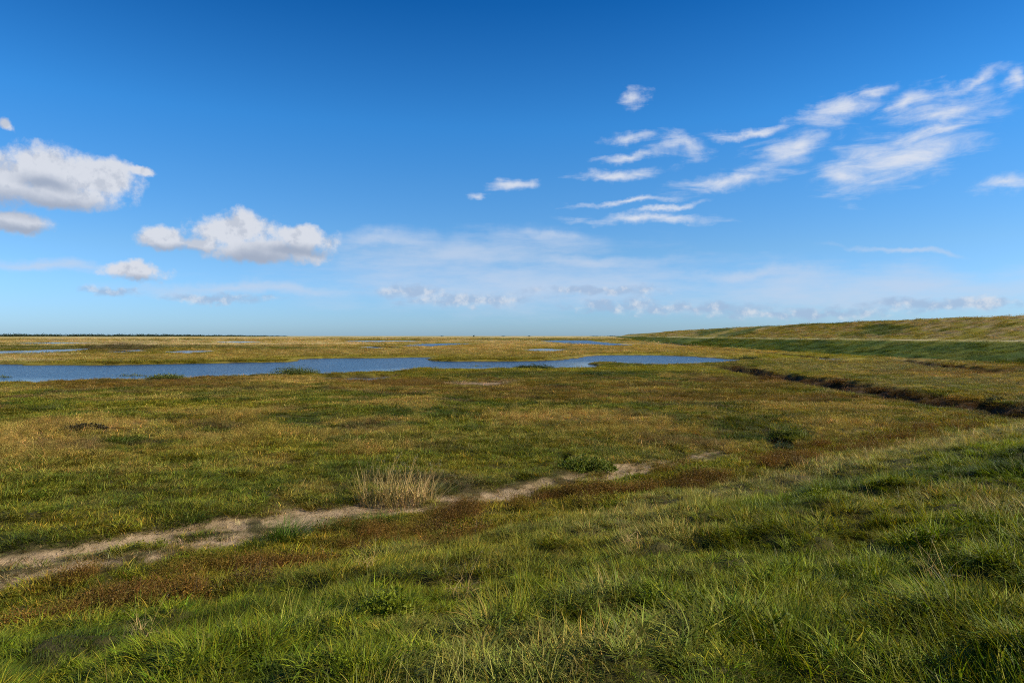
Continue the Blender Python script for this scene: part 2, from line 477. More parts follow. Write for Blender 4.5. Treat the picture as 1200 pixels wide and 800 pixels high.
def lerp(a, b, t):
    return a + (b - a) * t[..., None]


def cover(X, Y, L):
    """albedo of what grows or lies at a plan position"""
    R = np.hypot(X, Y)
    d = L['dike']
    px, py = to_photo(X, Y)
    a = fbm(X / 7, Y / 7, 4, 101)
    b = fbm(X / 1.6, Y / 1.6, 3, 102)
    e = fbm(X / 55, Y / 34, 4, 103)
    g = fbm(X / 16 + 3, Y / 13, 4, 104)
    f2 = fbm(X / 220, Y / 150, 4, 105)
    C = np.zeros(X.shape + (3,)) + OLIVE
    C = lerp(C, MGREEN, sm(a, 0.42, 0.62) * 0.85)
    C = lerp(C, OCHRE, sm(g, 0.50, 0.66) * 0.75)
    C = lerp(C, RED, sm(e + 0.25 * (g - .5), 0.57, 0.67) * 0.35 * sm(R, 30, 50))
    C = lerp(C, DKGREEN, sm(b, 0.50, 0.66) * 0.75)
    b2 = fbm(X / 2.6, Y / 1.8, 4, 116)
    C = lerp(C, OCHRE * 1.05, sm(b2, 0.52, 0.68) * 0.6)
    C = lerp(C, PEAT * 1.6, sm(fbm(X / 3.2, Y / 2.0, 4, 117), 0.60, 0.72) * 0.55)
    # the far marsh turns tan
    fr = sm(R, 95, 170)
    farC = lerp(np.zeros(X.shape + (3,)) + TAN, OLIVE, sm(e, 0.40, 0.58))
    farC = lerp(farC, DKGREEN, sm(fbm(X / 90, Y / 60, 4, 107), 0.56, 0.66) * 0.7)
    farC = lerp(farC, OCHRE, sm(f2, 0.48, 0.62) * 0.6)
    farC = lerp(farC, STRAW * 1.25, sm(fbm(X / 140, Y / 60, 4, 108), 0.50, 0.60) * 0.8)
    C = lerp(C, farC, fr)
    # green fringe along the water
    C = lerp(C, YGREEN * 0.85, sm(L['pool'], 16, 3) * 0.7 * sm(R, 40, 70) * sm(g, .38, .55))
    wj = (fbm(X / 3, Y / 3, 3, 109) - 0.5)
    for (cx, cy, rx, ry, colr, st) in PATCH:
        q = np.hypot((px - cx) / rx, (py - cy) / ry) + wj * 1.1
        C = lerp(C, colr, sm(q, 1.15, 0.55) * st * (0.78 if colr is RED else 1.0) * (Y > 1))
    C = lerp(C, RED * 0.55, sm(L['creek'], 0.05, 0.35) * 0.9 * (R < 400))
    # band of red-brown and yellow herbs between track and dike
    band = sm(d, -3.4, -1.8) * sm(d, 1.6, 0.6) * (R < 120)
    hb = fbm(X / 1.3, Y / 0.9, 4, 110)
    bc = lerp(np.zeros(X.shape + (3,)) + YGREEN * 0.85, RED, sm(hb, 0.42, 0.62))
    bc = lerp(bc, GREEN, sm(fbm(X / 1.1, Y / 1.1, 3, 118), 0.52, 0.66) * 0.7)
    C = lerp(C, bc, band * 0.9)
    # dike slope
    s = sm(d, 0.4, 1.3)
    k1 = fbm(X / 2.3, Y / 2.3, 4, 111)
    k2 = fbm(X / 5.5, Y / 5.5, 3, 112)
    sl = lerp(np.zeros(X.shape + (3,)) + GREEN, DKGREEN, sm(k1, 0.50, 0.66) * 0.8)
    sl = lerp(sl, YGREEN * 0.85, sm(k2, 0.50, 0.66) * 0.6)
    sl = lerp(sl, PALE, sm(k1, 0.42, 0.30) * 0.45)
    edge = sm(d, 0.2, 1.0) * sm(d, 4.6, 2.2) * sm(X, -4, 10)
    sl = lerp(sl * 0.97, PALE * 1.1, edge * 0.85)
    # far stretch: green foot, pale verge, dry upper slope
    farD = sm(R, 55, 85)
    up = lerp(np.zeros(X.shape + (3,)) + OLIVE * 1.15, TAN * 0.72, sm(fbm(X / 2.2, Y / 4, 4, 113), 0.40, 0.62))
    up = lerp(up, DKGREEN, sm(fbm(X / 14, Y / 30, 4, 114), 0.52, 0.62) * 0.85)
    ft = lerp(np.zeros(X.shape + (3,)) + MGREEN * 0.75, DKGREEN * 1.1, sm(fbm(X / 4, Y / 7, 4, 115), 0.42, 0.6))
    fd = lerp(ft, up, sm(d, 14, 19))
    fd = lerp(fd, PALE * 1.15, sm(d, 12.5, 14.5) * sm(d, 21, 18.5) * 0.8)
    sl = lerp(sl, fd, farD)
    C = lerp(C, sl, s)
    return C


def soil(X, Y, L, C):
    """ground sheet: litter under the plants with shade of the near gaps painted in, bare where nothing grows"""
    R = np.hypot(X, Y)
    n = fbm(X / 0.5, Y / 0.5, 3, 120)
    n2 = fbm(X / 0.13, Y / 0.35, 3, 121)
    G = lerp(C * 0.5, C, sm(R, 25, 150))  # darker near the viewpoint: litter tone plus painted shade between tufts
    G = lerp(G, PEAT, 0.55 * sm(R, 60, 15) * np.ones(X.shape))  # peat tone mixed in nearby, also deepening the dark gaps in the grass
    t = L['track']
    mud = MUD * (0.72 + 0.5 * n + 0.3 * (n2 - .5))[..., None]
    mud = lerp(mud, np.array((0.19, 0.135, 0.065)), sm(n, 0.46, 0.66) * 0.75)
    G = lerp(G, mud, sm(t, 0.30, 0.62))
    G = lerp(G, PEAT, sm(L['creek'], 0.15, 0.45))
    near_w = sm(L['pool'], 1.0, -0.2)
    shallow = (L['deep'] < 0.3)
    G = lerp(G, np.where(shallow[..., None], MUD * 0.45, PEAT * 0.8), near_w)
    d = L['dike']
    road = sm(d, 14.6, 15.2) * sm(d, 18.4, 17.8) * sm(R, 30, 60)
    G = lerp(G, np.array((0.36, 0.30, 0.19)) * (0.85 + 0.3 * n)[..., None], road * 0.85)
    return G


# ------------------------------------------------------------------ materials
def new_mat(name):
    m = bpy.data.materials.new(name)
    m.use_nodes = True
    m.node_tree.nodes.clear()
    return m, NT(m.node_tree)


def finish(k, shader, disp=None):
    o = k.n('ShaderNodeOutputMaterial')
    k.t.links.new(shader, o.inputs['Surface'])


def leaf_shader(k, colr, rough=0.55, spec=0.13, trans=0.30):
    p = k.n('ShaderNodeBsdfPrincipled')
    k.put(p.inputs['Base Color'], colr)
    p.inputs['Roughness'].default_value = rough
    p.inputs['Specular IOR Level'].default_value = spec
    tr = k.n('ShaderNodeBsdfTranslucent')
    k.put(tr.inputs['Color'], k.mix(1.0, colr, (1.25, 1.2, 0.6), 'MULTIPLY'))
    mx = k.n('ShaderNodeMixShader')
    mx.inputs[0].default_value = trans
    k.t.links.new(p.outputs[0], mx.inputs[1]); k.t.links.new(tr.outputs[0], mx.inputs[2])
    return mx.outputs[0]


def attr(k, name, kind='GEOMETRY', out='Color'):
    a = k.n('ShaderNodeAttribute', attribute_name=name, attribute_type=kind)
    return a.outputs[out]


m_grass, k = new_mat('grass_blades')
finish(k, leaf_shader(k, k.mix(1.0, attr(k, 'tint', 'INSTANCER'), attr(k, 'leafcol'), 'MULTIPLY')))
m_plant, k = new_mat('plant_leaves')
finish(k, leaf_shader(k, attr(k, 'leafcol')))

m_ground, k = new_mat('ground')
geo = k.n('ShaderNodeNewGeometry').outputs['Position']
n1 = k.noise(geo, 2.2, 6, 0.7)
n2 = k.noise(geo, 14, 5, 0.7)
gcol = attr(k, 'ground')
gcol = k.mix(1.0, gcol, k.mix(n1, (0.55, 0.55, 0.55), (1.45, 1.45, 1.45)), 'MULTIPLY')
gcol = k.mix(1.0, gcol, k.mix(n2, (0.62, 0.62, 0.62), (1.38, 1.38, 1.38)), 'MULTIPLY')
p = k.n('ShaderNodeBsdfPrincipled')
k.put(p.inputs['Base Color'], gcol)
p.inputs['Roughness'].default_value = 0.95
p.inputs['Specular IOR Level'].default_value = 0.1
bmp = k.n('ShaderNodeBump')
bmp.inputs['Strength'].default_value = 0.9
bmp.inputs['Distance'].default_value = 0.12
k.put(bmp.inputs['Height'], k.m('ADD', n1, k.m('MULTIPLY', n2, 0.4)))
k.t.links.new(bmp.outputs[0], p.inputs['Normal'])
finish(k, p.outputs[0])


def water_mat(name, base, bump, rough):
    m, k = new_mat(name)
    geo = k.n('ShaderNodeNewGeometry').outputs['Position']
    v1 = k.noise(k.mapping(geo, rot=0.5, scale=(1.0, 0.55, 1)), 2.4, 3, 0.6)
    v2 = k.noise(k.mapping(geo, rot=0.3, scale=(0.25, 0.12, 1)), 1.0, 3, 0.6)
    p = k.n('ShaderNodeBsdfPrincipled')
    p.inputs['Base Color'].default_value = (*base, 1)
    k.put(p.inputs['Roughness'], k.m('MULTIPLY', k.m('SUBTRACT', 1.0, k.m('MULTIPLY', attr(k, 'calm', out='Fac'), 0.8)), rough))
    p.inputs['IOR'].default_value = 1.33
    b = k.n('ShaderNodeBump')
    b.inputs['Distance'].default_value = 0.9
    calm = attr(k, 'calm', out='Fac')
    k.put(b.inputs['Strength'], k.m('MULTIPLY', k.m('SUBTRACT', 1.0, k.m('MULTIPLY', calm, 0.85)), k.m('MULTIPLY', k.step(v2, 0.3, 0.7, 0.75, 1.15), bump)))
    k.put(b.inputs['Height'], v1)
    k.t.links.new(b.outputs[0], p.inputs['Normal'])
    finish(k, p.outputs[0])
    return m


m_water = water_mat('lagoon_water', (0.008, 0.035, 0.080), 1.0, 0.22)
m_shallow = water_mat('shallow_water', (0.10, 0.105, 0.11), 0.35, 0.12)


# ------------------------------------------------------------------ mesh helpers
def mesh_from(name, V, F, mat, colors=None, cname='leafcol', smooth=True):
    me = bpy.data.meshes.new(name)
    V = np.asarray(V, np.float32)
    F = np.asarray(F, np.int32)
    me.vertices.add(len(V))
    me.vertices.foreach_set('co', V.ravel())
    nv = F.shape[1]
    me.loops.add(F.size)
    me.loops.foreach_set('vertex_index', F.ravel())
    me.polygons.add(len(F))
    me.polygons.foreach_set('loop_start', np.arange(len(F), dtype=np.int32) * nv)
    me.polygons.foreach_set('loop_total', np.full(len(F), nv, np.int32))
    me.update(calc_edges=True)
    if smooth: me.polygons.foreach_set('use_smooth', np.ones(len(F), bool))
    if colors is not None:
        a = me.attributes.new(cname, 'FLOAT_COLOR', 'POINT')
        c4 = np.ones((len(V), 4), np.float32)
        c4[:, :3] = colors
        a.data.foreach_set('color', c4.ravel())
    me.materials.append(mat)
    return me


def add(name, me, parent=None, loc=None, **props):
    o = bpy.data.objects.new(name, me)
    COL.objects.link(o)
    if parent: o.parent = parent
    if loc is not None: o.location = loc
    for k_, v in props.items(): o[k_] = v
    return o


# ------------------------------------------------------------------ the ground, one sheet split into its kinds
ang = np.concatenate([np.arange(-180, -52, 4.0), np.arange(-52, -43, 0.5), np.arange(-43, 43, 0.17), np.arange(43, 52, 0.5), np.arange(52, 180, 4.0)])
ang = np.radians(ang)
rr = [0.7]
while rr[-1] < 9500:
    r_ = rr[-1]
    rr.append(r_ * (1.030 if r_ < 5 else 1.0125 if r_ < 260 else 1.022 if r_ < 1500 else 1.06))
rr = np.array(rr)
AA, RR = np.meshgrid(ang, rr)
GX, GY = RR * np.sin(AA), RR * np.cos(AA)
sh = GX.shape
gx, gy = np.append(GX.ravel(), 0.0), np.append(GY.ravel(), 0.0)
LG = layout(gx, gy)
gz = height(gx, gy, LG)
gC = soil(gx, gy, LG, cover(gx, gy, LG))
nr, na = sh
ii, jj = np.meshgrid(np.arange(nr - 1), np.arange(na), indexing='ij')
j2 = (jj + 1) % na
Q = np.stack([ii * na + jj, ii * na + j2, (ii + 1) * na + j2, (ii + 1) * na + jj], -1).reshape(-1, 4)[:, ::-1]
ctr = len(gx) - 1
fan = np.stack([np.full(na, ctr), np.arange(na), (np.arange(na) + 1) % na, (np.arange(na) + 1) % na], -1)
qd = LG['dike'][Q].mean(1)
qt = LG['track'][Q].mean(1)
qR = np.hypot(gx[Q].mean(1), gy[Q].mean(1))
kind = np.zeros(len(Q), int)
kind[qd > 0] = 1
kind[(qd > 14.8) & (qd < 18.2) & (qR > 4)] = 3
kind[(qt > 0.42) & (qd < 0)] = 2
for code, nm, lb, ct in ((0, 'marsh_ground', 'flat salt marsh plain of olive, ochre and red-brown patches', 'marsh'),
                         (1, 'dike_slope', 'grassy dike slope rising from the marsh', 'dike'),
                         (2, 'dirt_track', 'bare two-rut dirt track along the foot of the dike', 'track'),
                         (3, 'dike_road', 'pale service road along the dike berm', 'road')):
    q = Q[kind == code]
    ids, inv_ = np.unique(q.ravel(), return_inverse=True)
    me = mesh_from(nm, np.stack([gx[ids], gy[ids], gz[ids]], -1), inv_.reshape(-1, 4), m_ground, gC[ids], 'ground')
    add(nm, me, kind='structure', label=lb, category=ct)
tri = np.stack([np.full(na, ctr), (np.arange(na) + 1) % na, np.arange(na)], -1)
ids, inv_ = np.unique(tri.ravel(), return_inverse=True)
add('dike_slope', mesh_from('slope_centre', np.stack([gx[ids], gy[ids], gz[ids]], -1), inv_.reshape(-1, 3), m_ground, gC[ids], 'ground'),
    kind='structure', label='patch of dike grass underfoot beside the viewpoint', category='dike')

# ------------------------------------------------------------------ water sheets
for i, (nm, lb, (pts, lev)) in enumerate(POOLS):
    A = np.array(pts)
    pad = max(1.5, np.hypot(*A.mean(0)) / 40)
    x0, y0, x1, y1 = *(A.min(0) - pad), *(A.max(0) + pad)
    nx, ny = (150, 60) if i == 0 else (24, 12)
    xs, ys = np.linspace(x0, x1, nx), np.linspace(y0, y1, ny)
    XX, YY = np.meshgrid(xs, ys)
    sd_ = poly_sdf(XX.ravel(), YY.ravel(), pts)
    q = (np.arange(ny - 1)[:, None] * nx + np.arange(nx - 1)[None]).ravel()
    F = np.stack([q, q + 1, q + nx + 1, q + nx], -1)
    step = max((x1 - x0) / nx, (y1 - y0) / ny)
    F = F[(sd_[F].min(1) < pad * 0.8 + step)]
    ids, inv_ = np.unique(F.ravel(), return_inverse=True)
    # calm strip in the lee of the near bank
    near = seg_dist(XX.ravel(), YY.ravel() , [p_ for p_ in pts[len(pts) // 2:]])
    calm = sm(near, 9.0, 1.0) * (i == 0) if i == 0 else np.zeros(nx * ny)
    V = np.stack([XX.ravel(), YY.ravel(), np.full(nx * ny, lev)], -1)[ids]
    me = mesh_from(nm, V, inv_.reshape(-1, 4), m_water if ('lagoon' in nm or nm in ('marsh_pool',)) else m_shallow)
    at = me.attributes.new('calm', 'FLOAT', 'POINT')
    at.data.foreach_set('value', calm[ids].astype(np.float32))
    add(nm, me, kind='structure', label=lb, category='water')


# ------------------------------------------------------------------ plant shapes
def blades(r, n, rad, length, width, tilt=(0.1, 0.6), curl=(0.3, 1.2), segs=4, wind=(0.25, 0.05), shape=None, straw=0.12, straw_col=(2.1, 1.55, 2.0), var=0.3, base=(1, 1, 1)):
    """n curved grass blades as tapering strips; colour per blade"""
    th = r.uniform(0, 2 * np.pi, n)
    q = np.sqrt(r.uniform(0, 1, n)) * (rad if np.isscalar(rad) else 1)
    x0, y0 = q * np.cos(th), q * np.sin(th)
    if not np.isscalar(rad): x0, y0 = x0 * rad[0], y0 * rad[1]
    ph = th + r.normal(0, 0.9, n)
    L = r.uniform(*length, n)
    wd = r.uniform(*width, n)
    t0, cu = r.uniform(*tilt, n), r.uniform(*curl, n)
    px, py, pz = x0.copy(), y0.copy(), np.full(n, -0.03)
    V = np.zeros((n, segs + 1, 2, 3))
    for s in range(segs + 1):
        f = s / segs
        ta = t0 + cu * f
        hx, hy = np.sin(ta) * np.cos(ph) + wind[0] * (0.4 + f), np.sin(ta) * np.sin(ph) + wind[1] * (0.4 + f)
        hz = np.cos(ta)
        nn = np.sqrt(hx * hx + hy * hy + hz * hz)
        if s:
            px, py, pz = px + L / segs * hx / nn, py + L / segs * hy / nn, np.maximum(pz + L / segs * hz / nn, 0.0 + 0.01 * s)
        ww = wd * (1 - f ** 1.6 * 0.92) * 0.5
        sx, sy = -np.sin(ph + 0.5), np.cos(ph + 0.5)
        V[:, s, 0] = np.stack([px - sx * ww, py - sy * ww, pz], -1)
        V[:, s, 1] = np.stack([px + sx * ww, py + sy * ww, pz], -1)
    b = np.arange(n)[:, None] * (segs + 1) * 2 + np.arange(segs)[None] * 2
    F = np.stack([b, b + 1, b + 3, b + 2], -1).reshape(-1, 4)
    c_ = np.ones((n, 3)) * np.array(base) * r.uniform(1 - var, 1 + var, (n, 1))
    c_ *= np.array((1, 1, 1)) + r.normal(0, 0.08, (n, 3))
    k_ = r.uniform(0, 1, n) < straw
    c_[k_] *= np.array(straw_col)
    Cc = np.repeat(c_[:, None], (segs + 1) * 2, 1).reshape(-1, 3)
    return V.reshape(-1, 3), F, np.clip(Cc, 0, 4)


def leaves(r, n, rx, ry, h, size, base=(1, 1, 1), var=0.3, up=0.5, alt=None, alt_f=0.0, hollow=0.35, lift=0.0):
    """small leaf quads through an uneven dome"""
    th = r.uniform(0, 2 * np.pi, n)
    q = r.uniform(hollow, 1, n) ** 0.6
    ze = np.arccos(r.uniform(0.0, 1, n))
    lump = 0.72 + 0.28 * np.sin(3 * th + 1.3 + 2 * ze) + r.normal(0, 0.08, n)
    x = rx * q * lump * np.sin(ze) * np.cos(th)
    y = ry * q * lump * np.sin(ze) * np.sin(th)
    z = np.maximum(h * q * lump * np.cos(ze), 0.0) + lift * h
    d1 = r.normal(0, 1, (n, 3)); d1[:, 2] = np.abs(d1[:, 2]) * up
    d1 /= np.linalg.norm(d1, axis=1, keepdims=True)
    d2 = np.cross(d1, r.normal(0, 1, (n, 3))); d2 /= np.linalg.norm(d2, axis=1, keepdims=True) + 1e-9
    s = r.uniform(*size, (n, 1))
    p0 = np.stack([x, y, z], -1)
    V = np.stack([p0, p0 + d1 * s * 0.5 + d2 * s * 0.22, p0 + d1 * s, p0 + d1 * s * 0.5 - d2 * s * 0.22], 1)
    F = np.arange(n * 4).reshape(-1, 4)
    c_ = np.ones((n, 3)) * np.array(base)
    if alt is not None: c_[r.uniform(0, 1, n) < alt_f] = np.array(alt)
    c_ = c_ * r.uniform(1 - var, 1 + var, (n, 1))
    return V.reshape(-1, 3), F, np.repeat(np.clip(c_, 0, 4)[:, None], 4, 1).reshape(-1, 3)


def merge(*parts):
    V, F, C_, o = [], [], [], 0
    for v, f, c_ in parts:
        V.append(v); F.append(f + o); C_.append(c_); o += len(v)
    return np.concatenate(V), np.concatenate(F), np.concatenate(C_)


# ------------------------------------------------------------------ grass cover (nobody could count it)
protos = bpy.data.collections.new('grass_shapes')
PROTO = []


def proto(V, F, C_):
    i = len(PROTO)
    o = bpy.data.objects.new('grass_shape_%02d' % i, mesh_from('grass_shape_%02d' % i, V, F, m_grass, C_))
    protos.objects.link(o)
    PROTO.append(o)
    return i


r0 = np.random.default_rng(3)
LONG = [proto(*blades(r0, 46, 0.13, (0.10, 0.34), (0.007, 0.016), (0.2, 1.1), (0.4, 2.0), 5, (0.30, 0.10), straw=0.07, var=0.55)) for _ in range(7)]
MATTED = [proto(*blades(r0, 44, 0.2, (0.12, 0.32), (0.006, 0.013), (0.5, 1.15), (0.0, 0.7), 4, (0.55, -0.15), straw=0.2, var=0.55)) for _ in range(3)]
TALL = [proto(*blades(r0, 22, 0.13, (0.2, 0.46), (0.003, 0.006), (0.05, 0.6), (0.2, 1.1), 5, (0.22, 0.05), straw=0.4, straw_col=(2.4, 1.9, 2.6))) for _ in range(3)]
HERB = [proto(*merge(leaves(r0, 130, 0.16, 0.16, 0.16, (0.02, 0.05)), blades(r0, 25, 0.15, (0.1, 0.3), (0.003, 0.006)))) for _ in range(3)]
BRUSH = [proto(*merge(leaves(r0, 260, 0.24, 0.24, 0.30, (0.012, 0.035), up=1.2, hollow=0.2), blades(r0, 22, 0.16, (0.15, 0.34), (0.003, 0.005), (0.1, 0.5), (0, 0.4), 3))) for _ in range(4)]
SHORT = [proto(*blades(r0, 60, 0.22, (0.06, 0.19), (0.006, 0.013), (0.3, 1.2), (0.4, 1.4), 3, (0.30, 0.05), straw=0.12, var=0.6)) for _ in range(6)]
WIDE = [proto(*merge(blades(r0, 70, 0.5, (0.08, 0.22), (0.014, 0.030), (0.3, 1.1), (0.3, 1.2), 2, (0.25, 0.0), straw=0.12, var=0.4), leaves(r0, 50, 0.5, 0.5, 0.12, (0.03, 0.07)))) for _ in range(6)]
LITTER = [proto(*blades(r0, 40, 0.22, (0.05, 0.16), (0.004, 0.010), (1.1, 1.5), (0.0, 0.3), 2, (0.3, 0), straw=0, var=0.5)) for _ in range(3)]
m_bands = [(0.9, 8, 135), (8, 15, 72), (15, 30, 30), (30, 60, 9), (60, 120, 3.0), (120, 300, 0.60), (300, 800, 0.06)]


def scatter(name, label, cat, bands, seed, keep, half=44):
    r = np.random.default_rng(seed)
    Xs, Ys = [], []
    for lo, hi, den in bands:
        th = math.radians(72 if hi <= 15 else half)
        n = int(th * (hi * hi - lo * lo) * den)
        R = np.sqrt(r.uniform(lo * lo, hi * hi, n))
        A = r.uniform(-th, th, n)
        Xs.append(R * np.sin(A)); Ys.append(R * np.cos(A))
    X, Y = np.concatenate(Xs), np.concatenate(Ys)
    L = layout(X, Y)
    Z = height(X, Y, L)
    C_ = cover(X, Y, L)
    R = np.hypot(X, Y)
    ok, idx, sc, flat = keep(r, X, Y, Z, L, C_, R)
    C_ = C_ * r.uniform(0.6, 1.4, (len(X), 1)) * (1 + r.normal(0, 0.07, (len(X), 3)))
    X, Y, Z, C_, idx, sc, flat = X[ok], Y[ok], Z[ok], C_[ok], idx[ok], sc[ok], flat[ok]
    n = len(X)
    me = bpy.data.meshes.new(name)
    me.vertices.add(n)
    me.vertices.foreach_set('co', np.stack([X, Y, Z], -1).astype(np.float32).ravel())
    a = me.attributes.new('idx', 'INT', 'POINT'); a.data.foreach_set('value', idx.astype(np.int32))
    rot = np.stack([r.normal(0, 0.12, n), r.normal(0, 0.12, n), r.normal(0, 0.6, n) + (fbm(X / 1.1, Y / 1.1, 2, 301) - 0.5) * 9.0], -1)
    a = me.attributes.new('rot', 'FLOAT_VECTOR', 'POINT'); a.data.foreach_set('vector', rot.astype(np.float32).ravel())
    s3 = np.stack([sc, sc, sc * flat], -1)
    a = me.attributes.new('scl', 'FLOAT_VECTOR', 'POINT'); a.data.foreach_set('vector', s3.astype(np.float32).ravel())
    a = me.attributes.new('tint', 'FLOAT_COLOR', 'POINT')
    c4 = np.ones((n, 4), np.float32); c4[:, :3] = np.clip(C_, 0.005, 0.6)
    a.data.foreach_set('color', c4.ravel())
    o = add(name, me, kind='stuff', label=label, category=cat)
    ng = bpy.data.node_groups.new(name, 'GeometryNodeTree')
    ng.interface.new_socket('Geometry', in_out='INPUT', socket_type='NodeSocketGeometry')
    ng.interface.new_socket('Geometry', in_out='OUTPUT', socket_type='NodeSocketGeometry')
    gi, go = ng.nodes.new('NodeGroupInput'), ng.nodes.new('NodeGroupOutput')
    ci = ng.nodes.new('GeometryNodeCollectionInfo')
    ci.inputs['Collection'].default_value = protos
    ci.inputs['Separate Children'].default_value = True
    ci.inputs['Reset Children'].default_value = True
    ip = ng.nodes.new('GeometryNodeInstanceOnPoints')
    ip.inputs['Pick Instance'].default_value = True
    def named(nm, ty, sock):
        q = ng.nodes.new('GeometryNodeInputNamedAttribute')
        q.data_type = ty
        q.inputs['Name'].default_value = nm
        ng.links.new(q.outputs[0], sock)
    ng.links.new(gi.outputs[0], ip.inputs['Points'])
    ng.links.new(ci.outputs[0], ip.inputs['Instance'])
    named('idx', 'INT', ip.inputs['Instance Index'])
    named('rot', 'FLOAT_VECTOR', ip.inputs['Rotation'])
    named('scl', 'FLOAT_VECTOR', ip.inputs['Scale'])
    ng.links.new(ip.outputs[0], go.inputs[0])
    md = o.modifiers.new('scatter', 'NODES')
    md.node_group = ng
    print(name, n)
    return o


def pick(r, lst, n):
    return np.array(lst)[r.integers(0, len(lst), n)]


def keep_slope(r, X, Y, Z, L, C_, R):
    n = len(X)
    d = L['dike']
    mat_n = fbm(X / 2.0, Y / 2.0, 3, 201)
    idx = pick(r, LONG, n)
    u = r.uniform(0, 1, n)
    idx = np.where(mat_n > 0.60, pick(r, MATTED, n), idx)
    idx = np.where(u < 0.05, pick(r, HERB, n), idx)
    edge = sm(d, 0.0, 0.8) * sm(d, 5.0, 2.5) * sm(X, -8, 6)
    idx = np.where((u > 0.92 - 0.3 * edge) & (mat_n < 0.56), pick(r, TALL, n), idx)
    sc = r.uniform(0.65, 1.15, n) * (0.35 + 1.3 * fbm(X / 0.8, Y / 0.8, 3, 211)) * np.interp(R, [3, 12, 30, 60, 120, 300, 800], [0.85, 0.95, 1.15, 1.4, 2.2, 4, 8]) * (0.55 + 0.45 * sm(d, 0.3, 2.0))
    far = R > 45
    idx = np.where(far, pick(r, WIDE, n), idx)
    flat = np.where(far, np.interp(R, [45, 120, 800], [0.8, 0.5, 0.25]), 1.0)
    road = (d > 14.4) & (d < 18.6) & (R > 20)
    gap = (fbm(X / 0.5, Y / 0.5, 2, 205) < 0.42) & (R < 30)
    idx = np.where(gap & (R < 45), pick(r, SHORT, n), idx)
    sc = np.where(gap, np.minimum(sc, 0.8) * 0.9, np.maximum(sc, 0.55))
    ok = (d > 0.7 + r.normal(0, 0.35, n)) & (d < 46) & ~road
    return ok, idx, sc, flat


def keep_marsh(r, X, Y, Z, L, C_, R):
    n = len(X)
    d = L['dike']
    redness = C_[:, 0] / (C_[:, 1] + 1e-6)
    idx = pick(r, SHORT, n)
    idx = np.where(r.uniform(0, 1, n) < 0.10, pick(r, LONG, n), idx)
    u = r.uniform(0, 1, n)
    idx = np.where((redness > 1.6) & (u < 0.85), pick(r, BRUSH, n), idx)
    idx = np.where((redness > 1.25) & (redness <= 1.6) & (u < 0.3), pick(r, BRUSH, n), idx)
    idx = np.where(u < 0.03, pick(r, HERB, n), idx)
    far = R > 38
    sc = r.uniform(0.7, 1.25, n) * (0.55 + 0.9 * fbm(X / 2.4, Y / 2.4, 3, 202)) * np.interp(R, [5, 15, 38], [1.0, 1.15, 1.5])
    scf = r.uniform(0.7, 1.3, n) * np.interp(R, [38, 80, 150, 300, 800], [0.95, 1.3, 2.6, 5, 11])
    idx = np.where(far & (idx < BRUSH[0]) | far & (idx > BRUSH[-1]), pick(r, WIDE, n), idx)
    sc = np.where(far, scf, sc)
    flat = np.where(far, np.interp(R, [38, 80, 150, 300, 800], [0.9, 0.7, 0.42, 0.22, 0.12]), 1.0)
    wet = L['pool'] < 0.35 + np.clip(R / 110, 0, 4)
    bare = L['track'] > r.uniform(0.2, 1.0, n) ** 1.3
    onlitter = (L['track'] > 0.2)
    sc = np.where(onlitter, sc * 0.45, sc)
    C_[onlitter] = C_[onlitter] * 0.5 + np.array((0.26, 0.20, 0.09)) * 0.5
    lit_ = bare & (r.uniform(0, 1, n) < 0.45) & (R < 45)
    idx = np.where(lit_, pick(r, LITTER, n), idx)
    C_[lit_] = np.array((0.26, 0.19, 0.09)) * r.uniform(0.45, 1.5, (int(lit_.sum()), 1))
    sc = np.where(lit_, r.uniform(0.6, 1.3, n), sc)
    bare = bare & ~lit_
    mudp = (C_[:, 2] > 0.11) & ~lit_ & (R < 120)
    ok = (d < 1.0 + r.normal(0, 0.3, n)) & ~wet & ~bare & ~(mudp & (u < 0.95))
    return ok, idx, sc, flat


scatter('dike_grass', 'long wind-blown green grass covering the dike slope', 'grass', m_bands, 21, keep_slope)
scatter('marsh_vegetation', 'low mottled olive, ochre and brown salt marsh vegetation', 'vegetation',
        [(6, 15, 80), (15, 30, 42), (30, 60, 15), (60, 120, 4.6), (120, 300, 0.8), (300, 900, 0.07)], 22, keep_marsh)

# ------------------------------------------------------------------ single plants that stand out
#THINGS#
def plant(name, label, cat, at, parts, rz=0.0, group=None):
    """a thing: an Empty at the plant's base with its parts as children"""
    x, y, z = hit(*at) if len(at) == 2 else at
    o = bpy.data.objects.new(name, None)
    COL.objects.link(o)
    o.location = (x, y, z - 0.02)
    o.rotation_euler = (0, 0, rz)
    o.empty_display_size = 0.2
    o['label'], o['category'] = label, cat
    if group: o['group'] = group
    for pn, (V, F, C_) in parts:
        e = add(pn, mesh_from(name + '_' + pn, V, F, m_plant, C_), parent=o)
        e['kind'] = 'stuff'
    return o


